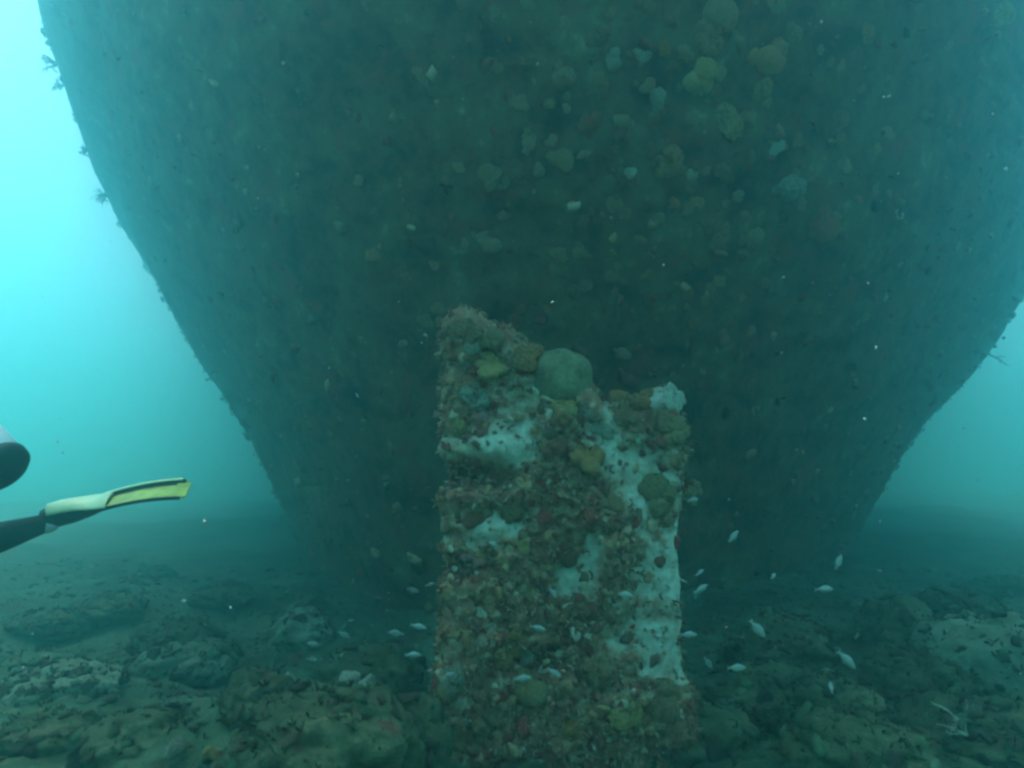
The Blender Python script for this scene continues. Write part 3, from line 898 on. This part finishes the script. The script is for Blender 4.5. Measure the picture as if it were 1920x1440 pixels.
# px, py, length px, heading angle in the picture (deg, 0 = faces left, 90 = faces up), yaw off-plane, distance, label
FISH = [
 (775, 1107, 24, -160, 20, 3.4, 'silver fish left of the post, the lower left one of the topmost pair'),
 (808, 1096, 20, 170, 20, 3.5, 'silver fish nearest the post in the topmost pair at its left'),
 (822, 1122, 26, 80, 40, 3.3, 'thin dark fish hanging upright at the left edge of the post'),
 (785, 1175, 30, -165, 10, 3.1, 'slender silver fish tilted up toward the left edge of the post'),
 (742, 1187, 30, 10, 20, 3.4, 'fish just left of the slender tilted one near the post'),
 (775, 1228, 30, 180, 0, 3.0, 'bright fish low at the left of the post facing right'),
 (645, 1190, 26, -150, 20, 3.6, 'small fish above and right of the pale pointed rock'),
 (588, 1208, 26, 15, 20, 3.7, 'fish swimming over the pale pointed rock'),
 (585, 1236, 20, -170, 20, 3.4, 'small fish right below the pale pointed rock'),
 (658, 1163, 14, 0, 30, 3.8, 'tiny fish above the others left of the post'),
 (925, 1020, 22, 20, 0, 3.0, 'small fish in front of the lower pale ledge of the post'),
 (1037, 1112, 24, -125, 10, 3.05, 'thin pale fish diving across the middle of the post'),
 (1010, 1178, 30, -165, 0, 3.0, 'green silver fish in front of the dark hollow of the post'),
 (1040, 1262, 30, -150, 0, 2.95, 'fish tilted downward low in front of the post'),
 (980, 1272, 32, 175, 0, 2.95, 'pale fish low in front of the post facing right, beside the tilted one'),
 (1175, 1116, 32, 10, 0, 3.0, 'fish in front of the left rim of the pale bare strip'),
 (843, 1264, 20, -10, 20, 3.05, 'small pale fish at the lower left edge of the post'),
 (1376, 1005, 28, 135, 10, 3.3, 'highest fish at the right of the post, pointing up'),
 (1573, 1053, 30, 120, 10, 3.4, 'steeply climbing fish high in the right shoal'),
 (1313, 1073, 20, 150, 10, 3.2, 'small fish beside the right edge of the post above a brighter one'),
 (1315, 1104, 30, 150, 5, 3.1, 'bright fish beside the right edge of the post, climbing'),
 (1450, 1080, 20, 150, 40, 3.7, 'dim fish halfway between the post edge and the level fish'),
 (1546, 1105, 36, 180, 5, 3.1, 'level silver fish in the right shoal, facing right'),
 (1421, 1180, 42, -130, 5, 2.9, 'large bright fish diving at the right of the post'),
 (1606, 1193, 26, -105, 50, 3.1, 'curved narrow fish seen nearly end on in the right shoal'),
 (1588, 1238, 44, -135, 5, 2.9, 'large slender fish diving over the rounded brown rock'),
 (1382, 1252, 34, 180, 5, 3.0, 'plump fish level above the boulder right of the post'),
 (1292, 1190, 32, 180, 5, 3.05, 'fish nosing out from the right edge of the post low down'),
 (1328, 1243, 28, -125, 20, 3.3, 'bluish fish near the right foot of the post'),
 (1558, 1288, 20, 95, 30, 3.2, 'small fish pointing up just over the rounded brown rock'),
 (1300, 937, 22, 170, 10, 3.2, 'fish beside the olive tuft on the right edge of the post'),
]
for i, (px, py, lp, ang, yaw, Yd, lb) in enumerate(FISH):
    if i == 0: o = fish
    else:
        o = fish.copy(); COL.objects.link(o)
        for q in fparts:
            c2 = q.copy(); COL.objects.link(c2); c2.parent = o
    p = at(px, py, Yd)
    L_ = lp / FPX * Yd * 1.0
    o.location = p
    o.scale = (L_, L_, L_)
    # model faces -x; rotate in the picture plane (about y), then yaw about z
    flip = abs(ang) > 90
    base = Matrix.Rotation(math.pi, 4, 'Z') if flip else Matrix.Identity(4)
    a_ = R(ang) if not flip else R(ang - 180 if ang > 0 else ang + 180)
    o.rotation_euler = (Matrix.Rotation(a_, 4, 'Y') @ Matrix.Rotation(R(yaw), 4, 'Z') @ base).to_euler()
    prop(o, lb, 'fish', 'small silver fish around the post')

# ------------------------------------------------------------------ drifting particles
n = 1500
dd = rng.random(n)
Yp = 0.7 + 4.0 * dd
px = rng.uniform(-150, 2070, n); py = rng.uniform(-100, 1300, n)
pp = np.array([at(a_, b_, c_)[:] for a_, b_, c_ in zip(px, py, Yp)])
pp = pp[(pp[:, 2] > 0.5)]
bright = 0.0006 + 0.0020 * rng.random(len(pp)) ** 4
snow = merge_blobs('drifting_particles', pp, rng.normal(size=pp.shape), bright, np.zeros(len(pp)), M['snow'], 1, None, flat=0.7)
prop(snow, 'tiny white specks drifting in the water in front of the hull', 'particles', kind='stuff')
sp = [(850, 107, 3.2, .010), (418, 430, 3.2, .017), (1885, 318, 3.0, .022), (530, 118, 3.4, .012), (1305, 337, 3.0, .010), (1367, 937, 3.0, .012), (1298, 845, 3, .010), (670, 742, 3, .013), (747, 566, 3.1, .012), (1645, 954, 3.2, .009), (616, 690, 3.4, .016), (1594, 520, 3.1, .009), (1530, 50, 3, .008), (868, 186, 3, .008), (1645, 568, 3, .009), (1807, 803, 3, .009), (790, 643, 3.3, .012)]
pv = np.array([at(a_, b_, c_)[:] for a_, b_, c_, s_ in sp])
sz = np.array([s_ for *_, s_ in sp]) * 0.55
fl = merge_blobs('drifting_flakes', pv, rng.normal(size=pv.shape), sz, np.zeros(len(sp)), M['snow'], 2, None, flat=0.5)
prop(fl, 'larger white flakes drifting in the water in front of the hull', 'particles', kind='stuff')

# ------------------------------------------------------------------ the diver
def skin(name, pts, edges, radii, mat, parent, sub=2):
    me = bpy.data.meshes.new(name)
    po = Vector(parent.location) if parent else Vector((0, 0, 0))
    me.from_pydata([tuple(Vector(p) - po) for p in pts], edges, [])
    me.materials.append(mat)
    o = bpy.data.objects.new(name, me)
    COL.objects.link(o)
    if parent: o.parent = parent
    sk = o.modifiers.new('skin', 'SKIN')
    sk.use_smooth_shade = True
    sv = me.skin_vertices[0].data
    for i, r in enumerate(radii):
        sv[i].radius = r if isinstance(r, tuple) else (r, r)
    sv[0].use_root = True
    s = o.modifiers.new('sub', 'SUBSURF'); s.levels = sub; s.render_levels = sub
    return o
tb = at(4, 888, 2.12)                                      # foot of the tank
ta = Vector((-0.74, 0.16, 0.60)).normalized()              # spine and tank, up and left
back = Vector((0.68, 0.51, 0.53)); back = (back - ta * back.dot(ta)).normalized()
side = back.cross(ta).normalized()
if side.y < 0: side = -side
hip = tb - back * 0.225 + ta * 0.02
person = empty('person', hip)
prop(person, 'scuba diver in black wetsuit and yellow fins swimming out at the left edge', 'person')
hipR = hip + side * 0.10; hipL = hip - side * 0.10
ankR = at(88, 980, 2.72); kneeR = at(-75, 1030, 2.40)
toeR = at(118, 968, 2.73)
kneeL = hipL + Vector((-0.22, 0.12, -0.34)); ankL = kneeL + Vector((-0.28, 0.28, -0.10)); toeL = ankL + Vector((-0.12, 0.10, -0.03))
chest = hip + ta * 0.36; neck = hip + ta * 0.54; head = neck + ta * 0.13 + Vector((-0.04, -0.02, 0))
shR = neck - ta * 0.05 + side * 0.17; shL = neck - ta * 0.05 - side * 0.17
elR = shR + Vector((-0.12, 0.05, -0.25)); haR = elR + Vector((-0.22, 0.0, -0.04))
elL = shL + Vector((-0.12, -0.05, -0.25)); haL = elL + Vector((-0.20, 0.08, -0.06))
P = [hip, hip + ta * 0.18, chest, neck, head, hipR, (hipR + kneeR) / 2, kneeR, kneeR.lerp(ankR, .35), ankR, toeR,
     hipL, (hipL + kneeL) / 2, kneeL, kneeL.lerp(ankL, .35), ankL, toeL, shR, elR, haR, shL, elL, haL]
E = [(0, 1), (1, 2), (2, 3), (3, 4), (0, 5), (5, 6), (6, 7), (7, 8), (8, 9), (9, 10), (0, 11), (11, 12), (12, 13), (13, 14), (14, 15), (15, 16), (2, 17), (17, 18), (18, 19), (2, 20), (20, 21), (21, 22)]
RR = [0.13, 0.13, 0.145, 0.06, 0.07, 0.095, 0.085, 0.062, 0.064, 0.038, 0.036, 0.095, 0.085, 0.062, 0.064, 0.038, 0.036, 0.065, 0.045, 0.03, 0.065, 0.045, 0.03]
skin('wetsuit_body', P, E, RR, M['neoprene'], person)
# head with hood, face and mask
hv, hf = ico(4)
fwd = (Vector((-0.9, -0.1, 0.1)) - ta * 0.0).normalized()
upv = (ta - fwd * ta.dot(fwd)).normalized(); sdv = fwd.cross(upv)
Bm = np.array([fwd[:], sdv[:], upv[:]])
hq = hv * np.array((0.105, 0.08, 0.125))
hq[:, 0] += 0.02 * np.exp(-((hv[:, 2] + 0.15) / 0.12) ** 2 - (hv[:, 1] / 0.15) ** 2) * (hv[:, 0] > 0.5)
mesh('head', hq @ Bm + np.array(head) - np.array(hip), hf, [M['neoprene']], person)
fq = hv * np.array((0.05, 0.055, 0.075)) + np.array((0.062, 0, -0.01))
mesh('face', fq @ Bm + np.array(head) - np.array(hip), hf, M['skin'], person)
mq = np.clip(hv * 1.3, -1, 1) * np.array((0.03, 0.075, 0.038)) + np.array((0.11, 0, 0.025))
msk = mesh('diving_mask', mq @ Bm + np.array(head) - np.array(hip), hf, M['rubber'], person)
gq = np.clip(hv * 1.3, -1, 1) * np.array((0.006, 0.062, 0.028)) + np.array((0.139, 0, 0.026))
mesh('lens', gq @ Bm + np.array(head) - np.array(hip), hf, M['glass'], msk)
rq = hv * np.array((0.035, 0.035, 0.03)) + np.array((0.13, 0, -0.055))
mesh('regulator', rq @ Bm + np.array(head) - np.array(hip), hf, M['rubber'], person)
# back plate with two bands that hold the tank, and the air hose
def ring(cx, r_, ax_, w_, th_):
    """flat band of radius r_ round the axis ax_"""
    q = ax_.to_track_quat('Z', 'Y').to_matrix()
    V = []
    for k in range(40):
        an = 2 * math.pi * k / 40
        for (rr_, zz_) in ((r_, -w_), (r_ + th_, -w_), (r_ + th_, w_), (r_, w_)):
            V.append(cx + q @ Vector((rr_ * math.cos(an), rr_ * math.sin(an), zz_)) - hip)
    F = []
    for k in range(40):
        k2 = (k + 1) % 40
        for j in range(4):
            F.append((k * 4 + j, k2 * 4 + j, k2 * 4 + (j + 1) % 4, k * 4 + (j + 1) % 4))
    return V, F
for h_ in (0.27, 0.42):
    V, F = ring(tb + ta * h_, 0.0935, ta, 0.022, 0.004)
    mesh('tank_band', V, F, M['rubber'], person)
bp_v = hv * np.array((0.19, 0.13, 0.035))
Bk = np.array([ta[:], side[:], back[:]])
mesh('buoyancy_vest', bp_v @ Bk + np.array(ta * 0.32 + back * 0.125), hf, M['rubber'], person)
vtop = tb + ta * 0.67
V, F = tube_mesh([[(tuple(p_ - hip), 0.007) for p_ in (vtop, vtop + side * 0.10 + ta * 0.05, neck + side * 0.24 + fwd * 0.1, head + side * 0.16 + fwd * 0.16 - upv * 0.05, head + fwd * 0.15 - upv * 0.055)]], 8)
mesh('air_hose', V, F, M['rubber'], person)
# hands: palm, four fingers, thumb
def hand(pal, d, across, parent):
    d = d.normalized(); across = (across - d * across.dot(d)).normalized(); nrm = d.cross(across)
    pts = [pal, pal + d * 0.045, pal + d * 0.085]; eds = [(0, 1), (1, 2)]; rr = [0.022, (0.036, 0.015), (0.038, 0.013)]
    o1 = skin('hand', pts, eds, rr, M['skin'], parent, 1)
    for k, (off_, ln) in enumerate(((-0.030, .062), (-0.010, .074), (0.010, .070), (0.029, .055), (0.036, .05))):
        b0 = pal + d * (0.078 if k < 4 else 0.03) + across * off_
        dd_ = d if k < 4 else (d * 0.6 + across * 0.7).normalized()
        q = [b0, b0 + dd_ * ln * .45, b0 + dd_ * ln * .75 + nrm * .012, b0 + dd_ * ln * .92 + nrm * .028]
        skin('thumb' if k == 4 else 'finger', [Vector(v) - Vector((0, 0, 0)) for v in q], [(0, 1), (1, 2), (2, 3)], [.0095, .0088, .008, .0065], M['skin'], o1 if False else parent, 1)
hand(haR, haR - elR, Vector((0, 0.3, 1)), person)
hand(haL, haL - elL, Vector((0, -0.3, 1)), person)

# fin: local frame A (toward the tip), Wd (across, toward the camera and down), Nf (up)
def fin(root, A, Wd, parent, label=None):
    A = A.normalized(); Wd = (Wd - A * Wd.dot(A)).normalized(); Nf = A.cross(Wd)
    if Nf.z < 0: Nf = -Nf
    root = Vector(root); po = Vector(parent.location)
    def T(a, b, c): return root + A * a + Wd * b + Nf * c - po
    fe = bpy.data.objects.new('fin', None); COL.objects.link(fe); fe.parent = parent
    if label: fe['label'] = label
    L0, L1 = 0.12, 0.49
    bend = lambda a: 0.035 * max(0, (a - L0) / (L1 - L0)) ** 0.8 - 0.06 * max(0, (a - L0) / (L1 - L0)) ** 2.2
    nseg = 24
    def sheet(name, b0, b1, c0, c1, mat, a0=L0, a1=L1, wf=None):
        V, F = [], []
        for i in range(nseg + 1):
            a = a0 + (a1 - a0) * i / nseg
            s = (0.72 + 0.28 * (a - 0.1) / 0.5) if wf is None else wf(a)
            for (b, c) in ((b0, c0), (b1, c0), (b1, c1), (b0, c1)):
                V.append(T(a, b * s, c + bend(a)))
        for i in range(nseg):
            for k in range(4):
                k2 = (k + 1) % 4
                F.append((i * 4 + k, i * 4 + k2, i * 4 + 4 + k2, i * 4 + 4 + k))
        F += [(3, 2, 1, 0), (nseg * 4, nseg * 4 + 1, nseg * 4 + 2, nseg * 4 + 3)]
        return mesh(name, V, F, mat, fe, smooth=False)
    sheet('blade', -0.085, 0.085, -0.003, 0.003, M['fin_yellow'], L0 + 0.02, L1)
    sheet('dark_panel', -0.078, -0.050, 0.0033, 0.0045, M['rubber'], L0 + 0.03, L1 - 0.05)
    sheet('side_rail', -0.093, -0.080, -0.012, 0.014, M['rubber'], 0.06, L1 - 0.02)
    sheet('side_rail', 0.083, 0.091, -0.008, 0.005, M['rubber'], 0.06, L1 - 0.02)
    sheet('rail_edge', -0.095, -0.077, 0.0145, 0.020, M['fin_pale'], 0.10, L1 - 0.03)
    # foot pocket
    V, F = [], []
    sg = 20
    secs = [(-0.05, .034, .036), (-0.02, .045, .046), (0.05, .052, .045), (0.11, .060, .036), (0.16, .068, .022), (0.20, .062, .009)]
    for (a, wb, hc) in secs:
        for k in range(sg):
            an = 2 * math.pi * k / sg
            V.append(T(a, wb * math.cos(an), hc * math.sin(an) + 0.004))
    F = [tuple(f) for f in grid_faces(sg, len(secs), True).tolist()] + [tuple(range(sg)), tuple(range(sg * len(secs) - 1, sg * len(secs) - sg - 1, -1))]
    mesh('foot_pocket', V, F, M['rubber'], fe)
    # pale yellow instep cover
    V, F = [], []
    rows_ = [(-0.02, .040, .050), (0.03, .050, .053), (0.08, .056, .047), (0.13, .075, .036), (0.20, .088, .020)]
    nk = 14
    for (a, wb, hc) in rows_:
        for lay in (0, 1):
            for k in range(nk):
                an = R(25) + R(130) * k / (nk - 1)
                V.append(T(a, (wb + .004 * lay) * math.cos(an), (hc + 0.005 * lay) * math.sin(an) + 0.004))
    for i in range(len(rows_) - 1):
        for lay in (0, 1):
            for k in range(nk - 1):
                a0 = i * 2 * nk + lay * nk + k
                F.append((a0, a0 + 1, a0 + 2 * nk + 1, a0 + 2 * nk))
        for k in (0, nk - 1):
            a0 = i * 2 * nk + k
            F.append((a0, a0 + nk, a0 + 3 * nk, a0 + 2 * nk))
    for i in (0, len(rows_) - 1):
        for k in range(nk - 1):
            a0 = i * 2 * nk + k
            F.append((a0, a0 + 1, a0 + nk + 1, a0 + nk))
    mesh('instep_cover', V, F, M['fin_pale'], fe)
    # pale heel of the sock under the strap
    ev, ef = ico(3)
    q = [T(-0.035 + v[0] * 0.042, 0.018 + v[1] * 0.034, -0.022 + v[2] * 0.030) for v in ev]
    mesh('heel_patch', q, [tuple(f) for f in ef.tolist()], M['sock'], fe)
    return fe
f0 = at(108, 968, 2.72); f1 = at(322, 915, 2.80)
fin(f0, f1 - f0, Vector((0.05, -0.90, -0.42)), person, 'yellow fin with dark rails, trailing to the right')
fin(toeL, Vector((-0.6, 0.75, 0.1)), Vector((0.9, 0.3, -0.2)), person)

# tank: on the diver's back
tank_ax = ta
te = empty('scuba_tank', tb)
prop(te, 'white scuba tank with dark rubber boot on the diver at the left edge', 'tank')
tq = tank_ax.to_track_quat('Z', 'Y')
r_ = 0.088
lathe('cylinder', [(0.001, 0.03), (r_, 0.03), (r_, 0.10), (r_, 0.48), (r_ * 0.95, 0.53), (r_ * 0.75, 0.57), (r_ * 0.4, 0.60), (0.02, 0.61), (0.001, 0.612)], M['tank'], te, tb, tq)
lathe('rubber_boot', [(0.001, 0.004), (r_ * 0.55, 0.0), (r_ * 0.9, 0.004), (r_ + 0.005, 0.02), (r_ + 0.006, 0.040), (r_ + 0.001, 0.042)], M['rubber'], te, tb, tq)
vl = lathe('valve', [(0.001, 0.60), (0.016, 0.60), (0.016, 0.66), (0.028, 0.665), (0.028, 0.70), (0.001, 0.702)], M['metal'], te, tb, tq, 20)

# ------------------------------------------------------------------ the water
hb = bmesh.new()
bmesh.ops.create_cube(hb, size=1.0)
me = bpy.data.meshes.new('haze')
hb.to_mesh(me); hb.free()
z0, z1 = -2.2, HAZE_TOP
hz = bpy.data.objects.new('haze', me)
hz.scale = (150, 140, z1 - z0)
hz.location = (0, 25, (z0 + z1) / 2)
COL.objects.link(hz)
hz['kind'] = 'stuff'
hz['label'] = 'blue green murky sea water filling the whole scene'
hm = bpy.data.materials.new('water_haze')
hm.use_nodes = True
t = hm.node_tree
for nd in list(t.nodes):
    if nd.type == 'BSDF_PRINCIPLED': t.nodes.remove(nd)
pv_ = t.nodes.new('ShaderNodeVolumePrincipled')
pv_.inputs['Color'].default_value = (0.26, 0.83, 0.87, 1)
pv_.inputs['Absorption Color'].default_value = (0.15, 0.80, 0.83, 1)
pv_.inputs['Density'].default_value = HAZE_DENSITY
pv_.inputs['Anisotropy'].default_value = 0.85
t.links.new(pv_.outputs[0], t.nodes['Material Output'].inputs['Volume'])
me.materials.append(hm)
